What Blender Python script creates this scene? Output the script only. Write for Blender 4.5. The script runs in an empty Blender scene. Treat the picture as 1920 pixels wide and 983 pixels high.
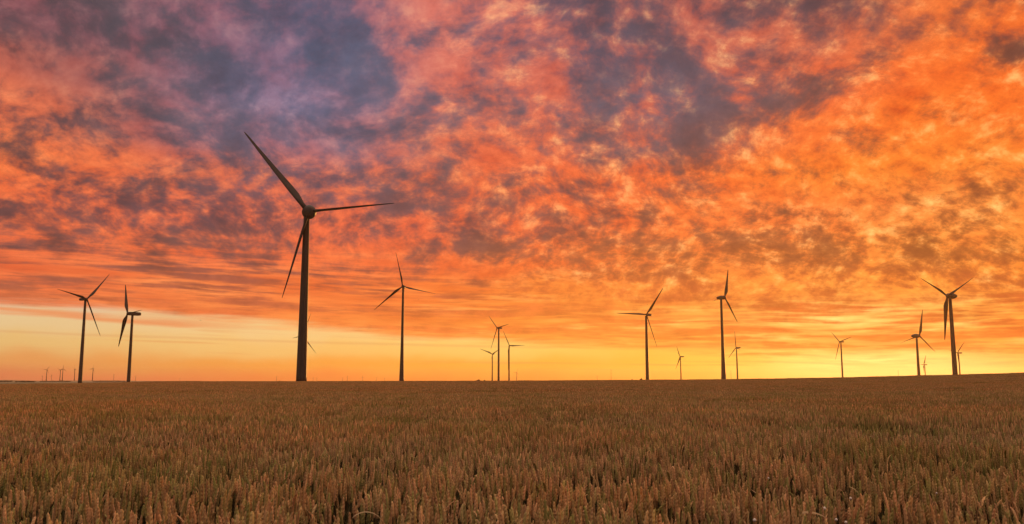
import bpy, math, random
import numpy as np
from mathutils import Vector, Matrix

# ---------------------------------------------------------------- camera, sun, exposure
scene = bpy.context.scene
C = scene.collection
FPX = 1640.0                     # focal length in pixels of the 1920 wide photograph
TILT = math.atan(223.0 / FPX)
HAZE = 0.00004
CT, ST = math.cos(TILT), math.sin(TILT)
CAMZ = 1.65
cam = bpy.data.cameras.new('camera')
cam.sensor_width = 36.0
cam.lens = 36.0 * FPX / 1920.0
cam.clip_start = 0.05
cam.clip_end = 60000.0
cam_o = bpy.data.objects.new('camera', cam)
cam_o.location = (0, 0, CAMZ)
cam_o.rotation_euler = (math.pi / 2 + TILT, 0, 0)
C.objects.link(cam_o)
scene.camera = cam_o

scene.view_settings.view_transform = 'Standard'
scene.view_settings.look = 'None'
scene.view_settings.exposure = 0.0
scene.view_settings.gamma = 1.0
scene.view_settings.use_curve_mapping = False

SUN_AZ = math.radians(24.0)      # from +Y towards +X
SUN_EL = math.radians(1.2)
sun = bpy.data.lights.new('sun', 'SUN')
sun.energy = SUN_E = 4.0
sun.color = (1.0, 0.42, 0.10)
sun.angle = math.radians(4.0)
sun_o = bpy.data.objects.new('sun', sun)
sd = Vector((math.sin(SUN_AZ) * math.cos(SUN_EL), math.cos(SUN_AZ) * math.cos(SUN_EL), math.sin(SUN_EL)))
sun_o.rotation_euler = sd.to_track_quat('Z', 'Y').to_euler()
sun_o.location = (200, 400, 300)
C.objects.link(sun_o)

scene.cycles.max_bounces = 5
scene.cycles.diffuse_bounces = 3
scene.cycles.transmission_bounces = 2
scene.cycles.volume_bounces = 0


def unp(px, py, Y):
    """the point at depth Y seen at photo position px, py"""
    u = (px - 960) / FPX
    v = (491.5 - py) / FPX
    k = Y / (CT - v * ST)
    return Vector((u * k, Y, CAMZ + (ST + v * CT) * k))


def lin(c):
    c = c / 255.0
    return c / 12.92 if c <= 0.04045 else ((c + 0.055) / 1.055) ** 2.4


# ---------------------------------------------------------------- sky
world = bpy.data.worlds.new("World")
scene.world = world
world.use_nodes = True
wt = world.node_tree
wt.nodes.clear()


class S:
    """a socket with arithmetic, so that the shader reads like a formula"""
    nt = wt

    def __init__(self, s):
        self.s = s

    def op(self, o, b=None, c=None):
        n = S.nt.nodes.new('ShaderNodeMath')
        n.operation = o
        for i, v in enumerate((self, b, c)):
            if v is None:
                continue
            if isinstance(v, S):
                S.nt.links.new(v.s, n.inputs[i])
            else:
                n.inputs[i].default_value = v
        return S(n.outputs[0])

    def __add__(self, b): return self.op('ADD', b)
    def __radd__(self, b): return self.op('ADD', b)
    def __sub__(self, b): return self.op('SUBTRACT', b)
    def __mul__(self, b): return self.op('MULTIPLY', b)
    def __rmul__(self, b): return self.op('MULTIPLY', b)
    def __truediv__(self, b): return self.op('DIVIDE', b)


def put(sock, v):
    if isinstance(v, S):
        S.nt.links.new(v.s, sock)
    else:
        sock.default_value = v


def vec(x, y, z=0.0):
    n = S.nt.nodes.new('ShaderNodeCombineXYZ')
    put(n.inputs[0], x); put(n.inputs[1], y); put(n.inputs[2], z)
    return S(n.outputs[0])


def sstep(v, a, b):
    n = S.nt.nodes.new('ShaderNodeMapRange')
    n.interpolation_type = 'SMOOTHSTEP'
    put(n.inputs['Value'], v)
    put(n.inputs['From Min'], a); put(n.inputs['From Max'], b)
    return S(n.outputs[0])


def lstep(v, a, b, c=0.0, d=1.0):
    n = S.nt.nodes.new('ShaderNodeMapRange')
    put(n.inputs['Value'], v)
    put(n.inputs['From Min'], a); put(n.inputs['From Max'], b)
    put(n.inputs['To Min'], c); put(n.inputs['To Max'], d)
    return S(n.outputs[0])


def mixc(f, a, b, kind='MIX'):
    n = S.nt.nodes.new('ShaderNodeMix')
    n.data_type = 'RGBA'
    n.blend_type = kind
    n.clamp_factor = True
    put(n.inputs[0], f)
    for sck, v in ((n.inputs[6], a), (n.inputs[7], b)):
        if isinstance(v, tuple):
            sck.default_value = (*v[:3], 1.0)
        else:
            S.nt.links.new(v.s, sck)
    return S(n.outputs[2])


def mixf(f, a, b):
    n = S.nt.nodes.new('ShaderNodeMix')
    n.data_type = 'FLOAT'
    put(n.inputs[0], f); put(n.inputs[2], a); put(n.inputs[3], b)
    return S(n.outputs[0])


def noise(v, scale, detail=4.0, rough=0.5, dist=0.0, lac=2.0):
    n = S.nt.nodes.new('ShaderNodeTexNoise')
    S.nt.links.new(v.s, n.inputs['Vector'])
    n.inputs['Scale'].default_value = scale
    n.inputs['Detail'].default_value = detail
    n.inputs['Roughness'].default_value = rough
    n.inputs['Lacunarity'].default_value = lac
    n.inputs['Distortion'].default_value = dist
    return S(n.outputs[0])


def ramp(f, stops, interp='B_SPLINE'):
    n = S.nt.nodes.new('ShaderNodeValToRGB')
    r = n.color_ramp
    r.interpolation = interp
    while len(r.elements) > 1:
        r.elements.remove(r.elements[-1])
    for i, (p, c) in enumerate(stops):
        e = r.elements[0] if i == 0 else r.elements.new(p)
        e.position = p
        e.color = c if len(c) == 4 else (*c, 1.0)
    put(n.inputs[0], f)
    return S(n.outputs[0]), S(n.outputs[1])


# The light of the evening sky, cloud layer above a clear band: how bright the lit undersides are (L),
# how dark the unlit ones (D), and how much of the layer is lit (third row), by direction.
GX = [0, 160, 320, 480, 640, 800, 960, 1120, 1280, 1440, 1600, 1760, 1920]
GRID = [
 (0,   [(140,85,90),(135,85,95),(150,95,105),(155,100,115),(140,95,115),(225,115,110),(235,125,115),(200,100,100),(205,105,100),(200,100,95),(215,105,90),(250,125,70),(245,110,55)],
       [(95,65,80),(90,70,85),(85,75,95),(90,80,105),(90,85,115),(105,85,110),(110,85,110),(90,75,95),(90,70,90),(95,70,85),(95,65,80),(140,75,75),(130,70,70)],
       [.4,.4,.35,.35,.35,.6,.7,.3,.35,.25,.3,.85,.8]),
 (80,  [(150,90,90),(150,90,95),(145,95,105),(140,100,120),(130,100,125),(225,120,115),(220,110,105),(195,100,100),(205,105,100),(215,105,90),(225,110,85),(252,120,60),(235,100,55)],
       [(90,65,80),(85,68,85),(88,75,95),(88,85,112),(85,88,118),(105,90,115),(100,80,105),(90,75,100),(95,75,95),(95,72,88),(110,70,82),(130,72,68),(100,60,65)],
       [.45,.4,.35,.35,.25,.55,.55,.25,.35,.4,.45,.9,.6]),
 (160, [(225,110,85),(190,100,90),(140,100,115),(140,125,150),(145,125,150),(215,120,115),(240,120,100),(200,110,105),(205,112,105),(230,115,90),(250,120,70),(255,125,55),(250,115,50)],
       [(100,70,80),(95,72,88),(92,80,100),(98,92,125),(95,92,122),(105,90,115),(110,85,105),(100,85,108),(98,85,108),(105,80,95),(125,75,75),(120,68,60),(110,62,60)],
       [.6,.45,.3,.4,.4,.5,.65,.35,.3,.4,.7,.8,.7]),
 (240, [(245,120,80),(225,112,85),(150,95,105),(170,125,140),(150,120,145),(225,120,105),(242,125,95),(220,120,105),(205,110,100),(250,125,75),(255,135,60),(255,135,58),(255,135,60)],
       [(105,70,80),(95,70,85),(95,78,98),(105,95,122),(98,92,120),(110,88,108),(120,88,100),(105,88,108),(100,85,105),(125,80,85),(135,78,65),(130,72,58),(130,75,60)],
       [.6,.5,.3,.4,.35,.5,.65,.35,.3,.6,.85,.85,.8]),
 (320, [(245,115,65),(240,112,70),(235,112,78),(215,108,88),(225,115,90),(225,112,85),(245,120,80),(245,118,75),(248,118,68),(255,140,65),(255,145,60),(255,150,65),(255,150,65)],
       [(105,68,72),(98,68,78),(100,72,82),(102,78,95),(105,80,98),(108,80,92),(120,82,88),(120,80,85),(120,78,80),(140,82,65),(140,80,58),(140,80,55),(140,80,58)],
       [.55,.5,.5,.45,.45,.45,.6,.6,.6,.8,.85,.8,.75]),
 (400, [(235,105,62),(235,108,65),(235,112,72),(235,112,72),(245,120,75),(235,112,70),(245,118,65),(248,120,60),(255,145,65),(252,135,60),(255,150,65),(255,170,80),(255,160,65)],
       [(110,72,74),(110,72,76),(108,75,80),(108,75,82),(115,78,80),(115,78,80),(122,80,78),(125,80,72),(135,85,65),(140,85,62),(145,85,50),(150,88,48),(150,88,48)],
       [.45,.45,.45,.45,.6,.45,.55,.6,.75,.6,.8,.75,.75]),
 (480, [(235,108,62),(240,115,65),(242,118,65),(240,112,65),(248,120,62),(235,110,62),(248,125,60),(252,130,58),(255,150,65),(255,150,65),(255,155,60),(255,165,65),(255,160,60)],
       [(120,75,72),(120,78,72),(120,78,72),(118,76,74),(130,82,72),(120,78,76),(130,82,68),(150,88,60),(160,92,55),(150,85,50),(150,85,48),(150,88,42),(150,85,42)],
       [.5,.5,.5,.5,.65,.5,.65,.7,.75,.7,.65,.6,.65]),
 (540, [(242,120,68),(248,128,68),(248,130,68),(248,130,68),(250,130,62),(252,132,58),(255,145,60),(255,150,62),(255,155,65),(255,155,62),(255,165,70),(255,160,60),(250,140,50)],
       [(165,88,65),(168,88,65),(165,88,65),(165,85,65),(172,88,60),(185,92,58),(210,105,55),(210,105,50),(200,100,50),(195,95,48),(190,95,45),(180,90,45),(165,85,45)],
       [.6,.65,.65,.6,.65,.65,.65,.65,.65,.65,.65,.6,.55]),
 (600, [(240,130,75),(242,132,75),(244,135,72),(248,140,68),(250,140,65),(252,145,62),(255,155,62),(255,165,70),(255,180,80),(255,195,95),(255,210,115),(255,200,100),(255,170,65)],
       [(228,115,65),(230,115,62),(235,118,60),(225,112,60),(230,118,60),(235,120,55),(235,122,52),(240,128,52),(225,118,48),(220,112,45),(222,115,45),(218,112,42),(205,95,38)],
       [.6,.6,.6,.6,.6,.6,.6,.6,.6,.6,.62,.55,.5]),
 (645, [(240,140,80),(242,142,80),(244,140,72),(248,140,68),(250,145,65),(252,150,62),(255,165,62),(255,175,70),(255,180,75),(255,180,75),(255,190,90),(255,190,90),(255,150,50)],
       [(228,120,70),(230,120,65),(235,118,60),(230,115,60),(235,120,58),(240,125,55),(245,130,50),(245,135,45),(240,130,45),(225,118,40),(235,125,38),(230,118,38),(225,110,38)],
       [.6,.6,.6,.6,.6,.6,.6,.6,.55,.5,.45,.45,.4]),
 (690, [(240,140,80),(242,142,80),(244,140,72),(248,140,68),(250,145,65),(252,150,62),(255,165,62),(255,175,60),(255,190,65),(255,225,105),(255,243,150),(255,240,140),(255,190,80)],
       [(228,120,70),(230,120,65),(235,118,60),(230,115,60),(235,120,58),(240,125,55),(245,130,50),(250,140,42),(252,150,45),(252,165,50),(250,170,60),(245,150,50),(228,112,38)],
       [.6,.6,.6,.6,.6,.6,.6,.6,.6,.6,.65,.6,.4]),
]
CLEAR = [
 (570, [(232,205,170),(228,200,165),(232,195,150),(240,190,130),(245,195,120),(250,200,115),(255,205,115),(255,205,105),(255,205,105),(255,215,120),(255,225,135),(255,220,125),(255,200,90)]),
 (615, [(235,200,140),(236,200,140),(242,203,140),(250,208,140),(252,208,135),(255,210,125),(255,212,115),(255,205,100),(255,205,90),(255,215,100),(255,228,135),(255,225,130),(255,200,90)]),
 (648, [(235,190,115),(238,192,118),(245,198,120),(250,200,118),(252,200,112),(255,205,108),(255,212,112),(255,198,85),(255,200,80),(255,210,90),(255,228,125),(255,232,135),(255,195,85)]),
 (682, [(235,160,90),(238,160,88),(245,165,80),(252,168,72),(255,170,65),(255,175,58),(255,182,60),(255,180,55),(255,190,60),(255,212,85),(255,235,130),(255,235,130),(255,200,85)]),
 (712, [(233,130,85),(236,128,80),(243,130,75),(248,135,62),(252,138,52),(255,140,45),(255,140,38),(255,146,40),(255,160,46),(255,190,62),(255,215,95),(255,215,95),(255,170,55)]),
]
EDGE = [566, 572, 590, 606, 622, 632, 641, 648, 658, 676, 690, 696, 702]   # lower edge of the cloud layer
# share of the layer that is lit, 0..9, every 80 photo pixels across and 50 down
LITSHARE = ['3343444536576632433222797', '3432345333773522256326993', '5432234322745522234636798',
            '8742334443273642225358945', '9984355555278452212388989', '6745335641696751147969899',
            '4686543453497885489899997', '9436544532469565489899888', '6432554772775737898998957',
            '3135223378413845547276999', '6466554778678766787336447', '6676676777767766676777654',
            '6666666666666666666666666']
AZMAX = 35.0
NAZ = 18


for g in GRID[:5]:               # slate rather than violet overhead, salmon rather than pink
    g[2][:] = [(c[0] - 3, c[1] + 4, c[2] + 2 if i in (3, 4) else c[2] - 3) for i, c in enumerate(g[2])]
    g[1][:] = [(c[0], c[1] + 4, c[2] - (12 if i > 4 else 6)) if c[0] > 180 else c for i, c in enumerate(g[1])]
for g in GRID:
    if g[0] >= 240:             # gaps on the sunset side are red-brown
        g[2][:] = [(c[0], c[1] * (1 - 0.12 * max(0, i - 6) / 6), c[2] * (1 - 0.12 * max(0, i - 6) / 6)) for i, c in enumerate(g[2])]
for k, g in enumerate(GRID):      # the lit undersides are a deeper orange than their brightest flecks
    if g[0] >= 160:
        g[1][:] = [(c[0], c[1] * (1 - (0.10 if g[0] < 540 else 0.05) * min(1, i / 8)), c[2] * (1 - 0.1 * min(1, i / 8))) for i, c in enumerate(g[1])]


def bil(grid, px, py):
    px = min(max(px, 0), 1920)
    i = min(int(px // 160), 11)
    fx = px / 160 - i
    ys = [g[0] for g in grid]
    py = min(max(py, ys[0]), ys[-1])
    j = max(k for k in range(len(ys)) if ys[k] <= py)
    j = min(j, len(ys) - 2)
    fy = (py - ys[j]) / (ys[j + 1] - ys[j])
    out = []
    for k in range(1, len(grid[0])):
        a = np.array(grid[j][k], float); b = np.array(grid[j + 1][k], float)
        r0 = a[i] * (1 - fx) + a[i + 1] * fx
        r1 = b[i] * (1 - fx) + b[i + 1] * fx
        out.append(r0 * (1 - fy) + r1 * fy)
    return out


def to_px(az, el):
    d = Vector((math.sin(az) * math.cos(el), math.cos(az) * math.cos(el), math.sin(el)))
    f = d.y * CT + d.z * ST
    v = -d.y * ST + d.z * CT
    return 960 + FPX * d.x / f, 491.5 - FPX * v / f


def row_el(y):                   # elevation of a photo row, taken a third of the way out
    u = 0.35
    v = (491.5 - y) / FPX
    d = Vector((u, CT - v * ST, ST + v * CT)).normalized()
    return math.asin(d.z)


tc = wt.nodes.new('ShaderNodeTexCoord')
sep = wt.nodes.new('ShaderNodeSeparateXYZ')
wt.links.new(tc.outputs['Generated'], sep.inputs[0])
dx, dy, dz = S(sep.outputs[0]), S(sep.outputs[1]), S(sep.outputs[2])
az = dx.op('ARCTAN2', dy)
el = dz.op('ARCSINE')
zc = dz.op('MAXIMUM', 0.0)
# the cloud layer is a level sheet: position on it
px_ = dx / (zc + 0.55)
py_ = dy / (zc + 0.55)
P = vec(px_, py_, 0.0)
PE = vec(az * 2.2, el * 9.0, 3.0)
w1 = noise(P, 1.5, 3, 0.5)
w2 = noise(vec(px_ + 7.3, py_ + 2.1, 4.0), 1.5, 3, 0.5)
w3 = noise(vec(px_, py_, 9.0), 10.0, 2, 0.5)
w4 = noise(vec(px_ + 5.0, py_, 6.0), 10.0, 2, 0.5)
azw = az + (w1 - 0.5) * 0.07 + (w3 - 0.5) * 0.03
elw = el + (w2 - 0.5) * 0.025 + (w4 - 0.5) * 0.02
els = el + (w2 - 0.5) * 0.014
azn = lstep(azw, -math.radians(AZMAX), math.radians(AZMAX))


def field(grid, has_m):
    els, rows = [], []
    for g in grid[::-1]:
        e = row_el(g[0])
        st_l, st_d = [], []
        for i in range(NAZ):
            a = math.radians(-AZMAX + 2 * AZMAX * i / (NAZ - 1))
            q = to_px(a, e)
            vals = bil(grid, q[0], q[1] if abs(a) < 0.6 else g[0])
            p = i / (NAZ - 1)
            st_l.append((p, tuple(lin(c) for c in vals[0])))
            if has_m:
                st_d.append((p, (*[lin(c) for c in vals[1]], float(vals[2]))))
        els.append(e)
        rows.append((st_l, st_d))
    lit = dark = m = None
    for k, (a_, b_) in enumerate(rows):
        l_, _ = ramp(azn, a_)
        if has_m:
            d_, m_ = ramp(azn, b_)
        if k == 0:
            lit = l_
            if has_m:
                dark, m = d_, m_
        else:
            f = sstep(elw, els[k - 1], els[k])
            lit = mixc(f, lit, l_)
            if has_m:
                dark = mixc(f, dark, d_)
                m = mixf(f, m, m_)
    return lit, dark, m


lit, dark, _m = field(GRID, True)
mm = None
NAM = 30
for k in range(len(LITSHARE) - 1, -1, -1):
    e = row_el(k * 50)
    stops = []
    for i in range(NAM):
        a = math.radians(-AZMAX + 2 * AZMAX * i / (NAM - 1))
        x = min(max(to_px(a, e)[0], 0), 1919.9) / 80
        j = int(x)
        r = [int(ch) for ch in LITSHARE[k]] + [6]
        q = r[j] + (r[j + 1] - r[j]) * (x - j)
        q = 0.10 + 0.084 * q - (0.09 if k in (8, 9, 10, 11) and x > 12 else 0)
        stops.append((i / (NAM - 1), (q, q, q, q)))
    r_ = ramp(azn, stops, 'LINEAR')[1]
    mm = r_ if mm is None else mixf(sstep(elw, e_prev, e), mm, r_)
    e_prev = e
clear, _, _ = field([(g[0], g[1]) for g in CLEAR], False)

# mottling of the layer: big drifts, billows, fine scales; near the horizon long thin ripples
warp = vec(px_ + (w2 - 0.5) * 0.16 + (w3 - 0.5) * 0.022, py_ * 0.95 + (w1 - 0.5) * 0.16 + (w4 - 0.5) * 0.022, 0.0)
n_big = noise(warp, 4.6, 4, 0.5)
n_mid = noise(warp, 13.5, 5, 0.55)
n_fin = noise(warp, 38.0, 5, 0.62)
right = sstep(az, math.radians(4), math.radians(20))
rgt2 = sstep(az, math.radians(-12), math.radians(8))
n_s2 = noise(vec(az * 22.0, els * 250.0 + az * 5.0, 3.0), 1.0, 3, 0.55)
low = sstep(el, mixf(rgt2, math.radians(9.8), math.radians(6.4)), mixf(rgt2, math.radians(6.2), math.radians(3.6)))      # 1 in the rippled part
n_str = noise(vec(azw * 7.0, els * 95.0 + azw * 2.0, 1.0), 1.0, 4, 0.5, 0.25)
fw = sstep(el, math.radians(19), math.radians(8))
n_cld = n_big * mixf(fw, 0.20, 0.18) + n_mid * mixf(fw, 0.50, 0.40) + n_fin * mixf(fw, 0.30, 0.42)
n_all = mixf(low * 0.85, n_cld, n_str * 0.68 + n_s2 * 0.32)
v = mm + (n_all - 0.5) * mixf(low, 4.9, 6.2)
mask = sstep(v, -0.05, 1.05) * 0.75 + sstep(v, 0.22, 0.78) * 0.25
# how thick the lit billows are
n_l = noise(warp, 17.0, 6, 0.66)
n_l2 = noise(vec(azw * 7.0, els * 60.0, 8.0), 1.0, 4, 0.5, 0.2)
glow = mixf(low, n_l * 0.6 + n_fin * 0.4, n_l2 * 0.7 + n_s2 * 0.3)
lum = lstep(glow, 0.34, 0.66, mixf(rgt2, 0.70, 0.50), mixf(rgt2, 1.32, 1.50))
warm = mixc(sstep(glow, 0.50, 0.70) * mixf(rgt2, 0.10, 0.80), lit, mixc(0.5, lit, (1.0, 0.66, 0.24)))
lumr = lum * 0.45 + 0.55
lit2 = mixc(1.0, warm, vec(lumr, lum * 0.98 - 0.01, lum * 1.02 - 0.02), 'MULTIPLY')
dl = lstep(n_l * 0.5 + n_mid * 0.5, 0.34, 0.66, 0.74, 1.34)
dark2 = mixc(1.0, dark, vec(dl * 1.0, dl, dl * 0.96), 'MULTIPLY')
mask = (mask * 0.93 + 0.05 + (n_fin - 0.5) * 0.22).op('MAXIMUM', 0.0)
cloud = mixc(mask, dark2, lit2)

# clear band under the layer, with thin bars of cloud in it
est = []
for i in range(NAZ):
    a = math.radians(-AZMAX + 2 * AZMAX * i / (NAZ - 1))
    q = to_px(a, 0.05)
    x = min(max(q[0], 0), 1919.9)
    k = int(x // 160)
    y = EDGE[k] + (EDGE[k + 1] - EDGE[k]) * (x / 160 - k)
    vv = (491.5 - y) / FPX
    uu = (x - 960) / FPX
    d = Vector((uu, CT - vv * ST, ST + vv * CT)).normalized()
    e = math.asin(d.z)
    est.append((i / (NAZ - 1), (e * 10, e * 10, e * 10)))
edge_s, _ = ramp(lstep(az, -math.radians(AZMAX), math.radians(AZMAX)), est)
sepc = wt.nodes.new('ShaderNodeSeparateColor')
wt.links.new(edge_s.s, sepc.inputs[0])
edge = S(sepc.outputs[0]) * 0.1
n_edge = noise(vec(az * 4.0, el * 60.0, 5.0), 1.6, 5, 0.6, 0.2)
soft = mixf(right, 0.007, 0.018)
dd = (el - edge) + (n_edge - 0.5) * mixf(right, 0.03, 0.06)
cm = sstep(dd, soft * -1.0, soft)
n_bar = noise(vec(az * 2.4, el * 80.0 + az * 2.0, 9.0), 1.7, 3, 0.5, 0.5)
bar = sstep(n_bar, mixf(right, 0.58, 0.52), mixf(right, 0.72, 0.66)) * sstep(el, 0.006, 0.02) * mixf(right, 0.35, 0.85)
barcol = mixc(right, (0.80, 0.27, 0.07), (0.82, 0.17, 0.015))
clear2 = mixc(bar, clear, barcol)
# two long thin bars of cloud across the clear band on the left
l1 = (el - 0.0385 + az * 0.019) + (n_edge - 0.5) * 0.004
b1 = sstep(l1.op('ABSOLUTE'), 0.0024, 0.0) * sstep(az, 0.15, -0.05) * 0.24
l2 = (el - 0.0634 + (az + 0.41) * 0.047) + (n_edge - 0.5) * 0.016
b2 = sstep(l2.op('ABSOLUTE'), 0.0065, 0.0) * sstep(az, -0.27, -0.38) * 0.8
clear2 = mixc(b1, clear2, (0.70, 0.25, 0.08))
clear2 = mixc(b2, clear2, (0.86, 0.27, 0.09))
front = mixc(cm, clear2, cloud)
hx = (az - math.radians(23.5)) * 6.0
hy = (el - math.radians(0.5)) * 45.0
hot = sstep((hx * hx + hy * hy).op('SQRT'), 1.25, 0.0)
front = mixc(hot * 0.8, front, (1.25, 0.86, 0.26))

# away from the sunset the layer loses its light
cosang = dx * math.sin(SUN_AZ) + dy * math.cos(SUN_AZ)
away = sstep(cosang, 0.55, -0.55)
high = sstep(el, math.radians(28), math.radians(55))
back = mixc(mask, (0.07, 0.06, 0.085), (0.20, 0.13, 0.12))
sky = mixc(away, front, back)
# overhead, out of view, a pale sky made brighter to light the wheat
sky = mixc(high, sky, mixc(mask, (1.05, 0.86, 0.74), (1.9, 1.30, 0.95)))
sky = mixc(sstep(el, 0.0, -0.03), sky, (0.10, 0.05, 0.03))

nish = wt.nodes.new('ShaderNodeTexSky')
nish.sky_type = 'NISHITA'
nish.sun_disc = False
nish.sun_elevation = SUN_EL
nish.sun_rotation = SUN_AZ
nish.altitude = 100
nish.dust_density = 2.0
amt = wt.nodes.new('ShaderNodeVectorMath'); amt.operation = 'SCALE'
wt.links.new(sky.s, amt.inputs[0]); amt.inputs['Scale'].default_value = 10.0
nsc = wt.nodes.new('ShaderNodeVectorMath'); nsc.operation = 'SCALE'
wt.links.new(nish.outputs[0], nsc.inputs[0]); nsc.inputs['Scale'].default_value = 0.02
tot = wt.nodes.new('ShaderNodeVectorMath'); tot.operation = 'ADD'
wt.links.new(amt.outputs[0], tot.inputs[0]); wt.links.new(nsc.outputs[0], tot.inputs[1])
bg = wt.nodes.new('ShaderNodeBackground')
bg.inputs['Strength'].default_value = 0.1
wt.links.new(tot.outputs[0], bg.inputs['Color'])
wo = wt.nodes.new('ShaderNodeOutputWorld')
wt.links.new(bg.outputs[0], wo.inputs['Surface'])
world.cycles.sampling_method = 'MANUAL'
world.cycles.sample_map_resolution = 512


# ---------------------------------------------------------------- materials
def material(name, col, rough=0.6, spec=0.3):
    m = bpy.data.materials.new(name)
    m.use_nodes = True
    S.nt = m.node_tree
    b = m.node_tree.nodes['Principled BSDF']
    b.inputs['Base Color'].default_value = (*col, 1)
    b.inputs['Roughness'].default_value = rough
    b.inputs['Specular IOR Level'].default_value = spec
    return m, b


def wpos():
    g = S.nt.nodes.new('ShaderNodeNewGeometry')
    return S(g.outputs['Position'])


def attr(name):
    a = S.nt.nodes.new('ShaderNodeAttribute')
    a.attribute_name = name
    return a


M = {}
# tower and nacelle paint: near-black, backlit shade put into the colour, with rain streaks and grime of its own
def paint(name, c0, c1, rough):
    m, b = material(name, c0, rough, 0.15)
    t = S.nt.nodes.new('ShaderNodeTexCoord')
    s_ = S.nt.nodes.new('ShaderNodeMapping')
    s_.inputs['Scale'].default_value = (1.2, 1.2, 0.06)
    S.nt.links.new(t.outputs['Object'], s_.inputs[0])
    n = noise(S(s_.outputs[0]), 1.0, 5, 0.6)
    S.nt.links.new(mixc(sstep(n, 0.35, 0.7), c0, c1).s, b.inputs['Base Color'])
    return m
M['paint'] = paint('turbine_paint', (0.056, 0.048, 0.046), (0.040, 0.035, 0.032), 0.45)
M['blade'] = paint('blade_paint', (0.028, 0.026, 0.026), (0.022, 0.021, 0.020), 0.7)  # blades darkened further, silhouette shade put into the colour
M['dark_metal'] = material('dark_metal', (0.05, 0.05, 0.05), 0.5)[0]
M['bark'] = material('bark', (0.06, 0.045, 0.03), 0.9, 0.1)[0]

m, b = material('bush_leaves', (0.05, 0.06, 0.03), 0.8, 0.1)
S.nt.links.new(mixc(S(attr('rnd').outputs['Fac']), (0.03, 0.04, 0.018), (0.08, 0.085, 0.04)).s, b.inputs['Base Color'])
M['leaves'] = m

# crops: per stalk colour in an attribute, patches of the field in world space
def crop(name, trans):
    m = bpy.data.materials.new(name)
    m.use_nodes = True
    nt = S.nt = m.node_tree
    b = nt.nodes['Principled BSDF']
    b.inputs['Roughness'].default_value = 0.75
    b.inputs['Specular IOR Level'].default_value = 0.15
    a = attr('col')
    pos = wpos()
    n1 = noise(pos, 0.11, 4, 0.55)
    n2 = noise(pos, 0.9, 3, 0.5)
    c = mixc(sstep(n1, 0.42, 0.66) * 0.45, S(a.outputs['Color']), mixc(1.0, S(a.outputs['Color']), (1.05, 0.83, 0.62), 'MULTIPLY'))
    n3 = noise(pos, 0.32, 3, 0.5)
    c = mixc(sstep(n3, 0.50, 0.70) * 0.6, c, mixc(1.0, c, (0.62, 0.80, 0.50), 'MULTIPLY'))
    c = mixc(sstep(n3, 0.46, 0.34) * 0.5, c, mixc(1.0, c, (1.25, 1.12, 1.0), 'MULTIPLY'))
    c = mixc(sstep(n2, 0.52, 0.72) * 0.5, c, mixc(1.0, c, (0.62, 0.80, 0.55), 'MULTIPLY'))
    nt.links.new(c.s, b.inputs['Base Color'])
    tr = nt.nodes.new('ShaderNodeBsdfTranslucent')
    nt.links.new(c.s, tr.inputs[0])
    mx = nt.nodes.new('ShaderNodeMixShader')
    mx.inputs[0].default_value = trans
    nt.links.new(b.outputs[0], mx.inputs[1]); nt.links.new(tr.outputs[0], mx.inputs[2])
    nt.links.new(mx.outputs[0], nt.nodes['Material Output'].inputs['Surface'])
    return m
M['wheat'] = crop('wheat', 0.22)

# the soil of the field and the land beyond it
m, b = material('soil_and_far_fields', (0.1, 0.07, 0.05), 0.95, 0.05)
pos = wpos()
sp = S.nt.nodes.new('ShaderNodeSeparateXYZ'); S.nt.links.new(pos.s, sp.inputs[0])
X, Y_ = S(sp.outputs[0]), S(sp.outputs[1])
dist = (X * X + Y_ * Y_).op('SQRT')
strip = noise(vec(X * 0.0009, Y_ * 0.004, 0.0), 1.0, 3, 0.5)
far = mixc(sstep(strip, 0.40, 0.47), (0.24, 0.19, 0.12), (0.10, 0.10, 0.05))
far = mixc(sstep(strip, 0.53, 0.57), far, (0.34, 0.26, 0.17))
near_n = noise(pos, 9.0, 5, 0.6)
near_c = mixc(near_n, (0.030, 0.022, 0.014), (0.07, 0.052, 0.032))
mid_n = noise(pos, 0.25, 5, 0.6)
mid_c = mixc(mid_n, (0.20, 0.12, 0.07), (0.30, 0.19, 0.11))
c = mixc(sstep(dist, 60, 140), near_c, mid_c)
c = mixc(sstep(dist, 900, 1300), c, far)
S.nt.links.new(c.s, b.inputs['Base Color'])
M['ground'] = m


# ---------------------------------------------------------------- helpers
def mesh_obj(name, verts, faces, mat=None, parent=None, smooth=False, link=True):
    me = bpy.data.meshes.new(name)
    me.from_pydata([tuple(v) for v in verts], [], faces)
    if mat:
        me.materials.append(mat)
    if smooth:
        me.polygons.foreach_set('use_smooth', [True] * len(me.polygons))
    me.update()
    o = bpy.data.objects.new(name, me)
    if parent:
        o.parent = parent
    if link:
        C.objects.link(o)
    return o


def empty(name, loc, label, cat, group=None):
    o = bpy.data.objects.new(name, None)
    o.empty_display_size = 1
    o.location = loc
    C.objects.link(o)
    o['label'] = label
    o['category'] = cat
    if group:
        o['group'] = group
    return o


def loft(rings, cap=True):
    v, f = [], []
    n = len(rings[0])
    for r in rings:
        v += r
    for i in range(len(rings) - 1):
        for k in range(n):
            f.append((i * n + k, i * n + (k + 1) % n, (i + 1) * n + (k + 1) % n, (i + 1) * n + k))
    if cap:
        f.append(tuple(range(n - 1, -1, -1)))
        f.append(tuple(range((len(rings) - 1) * n, len(rings) * n)))
    return v, f


def ring(z, r, n=28, ry=None, ex=2.0):
    out = []
    for k in range(n):
        a = 2 * math.pi * k / n
        c_, s_ = math.cos(a), math.sin(a)
        x = math.copysign(abs(c_) ** (2 / ex), c_) * r
        y = math.copysign(abs(s_) ** (2 / ex), s_) * (ry or r)
        out.append((x, y, z))
    return out


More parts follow.
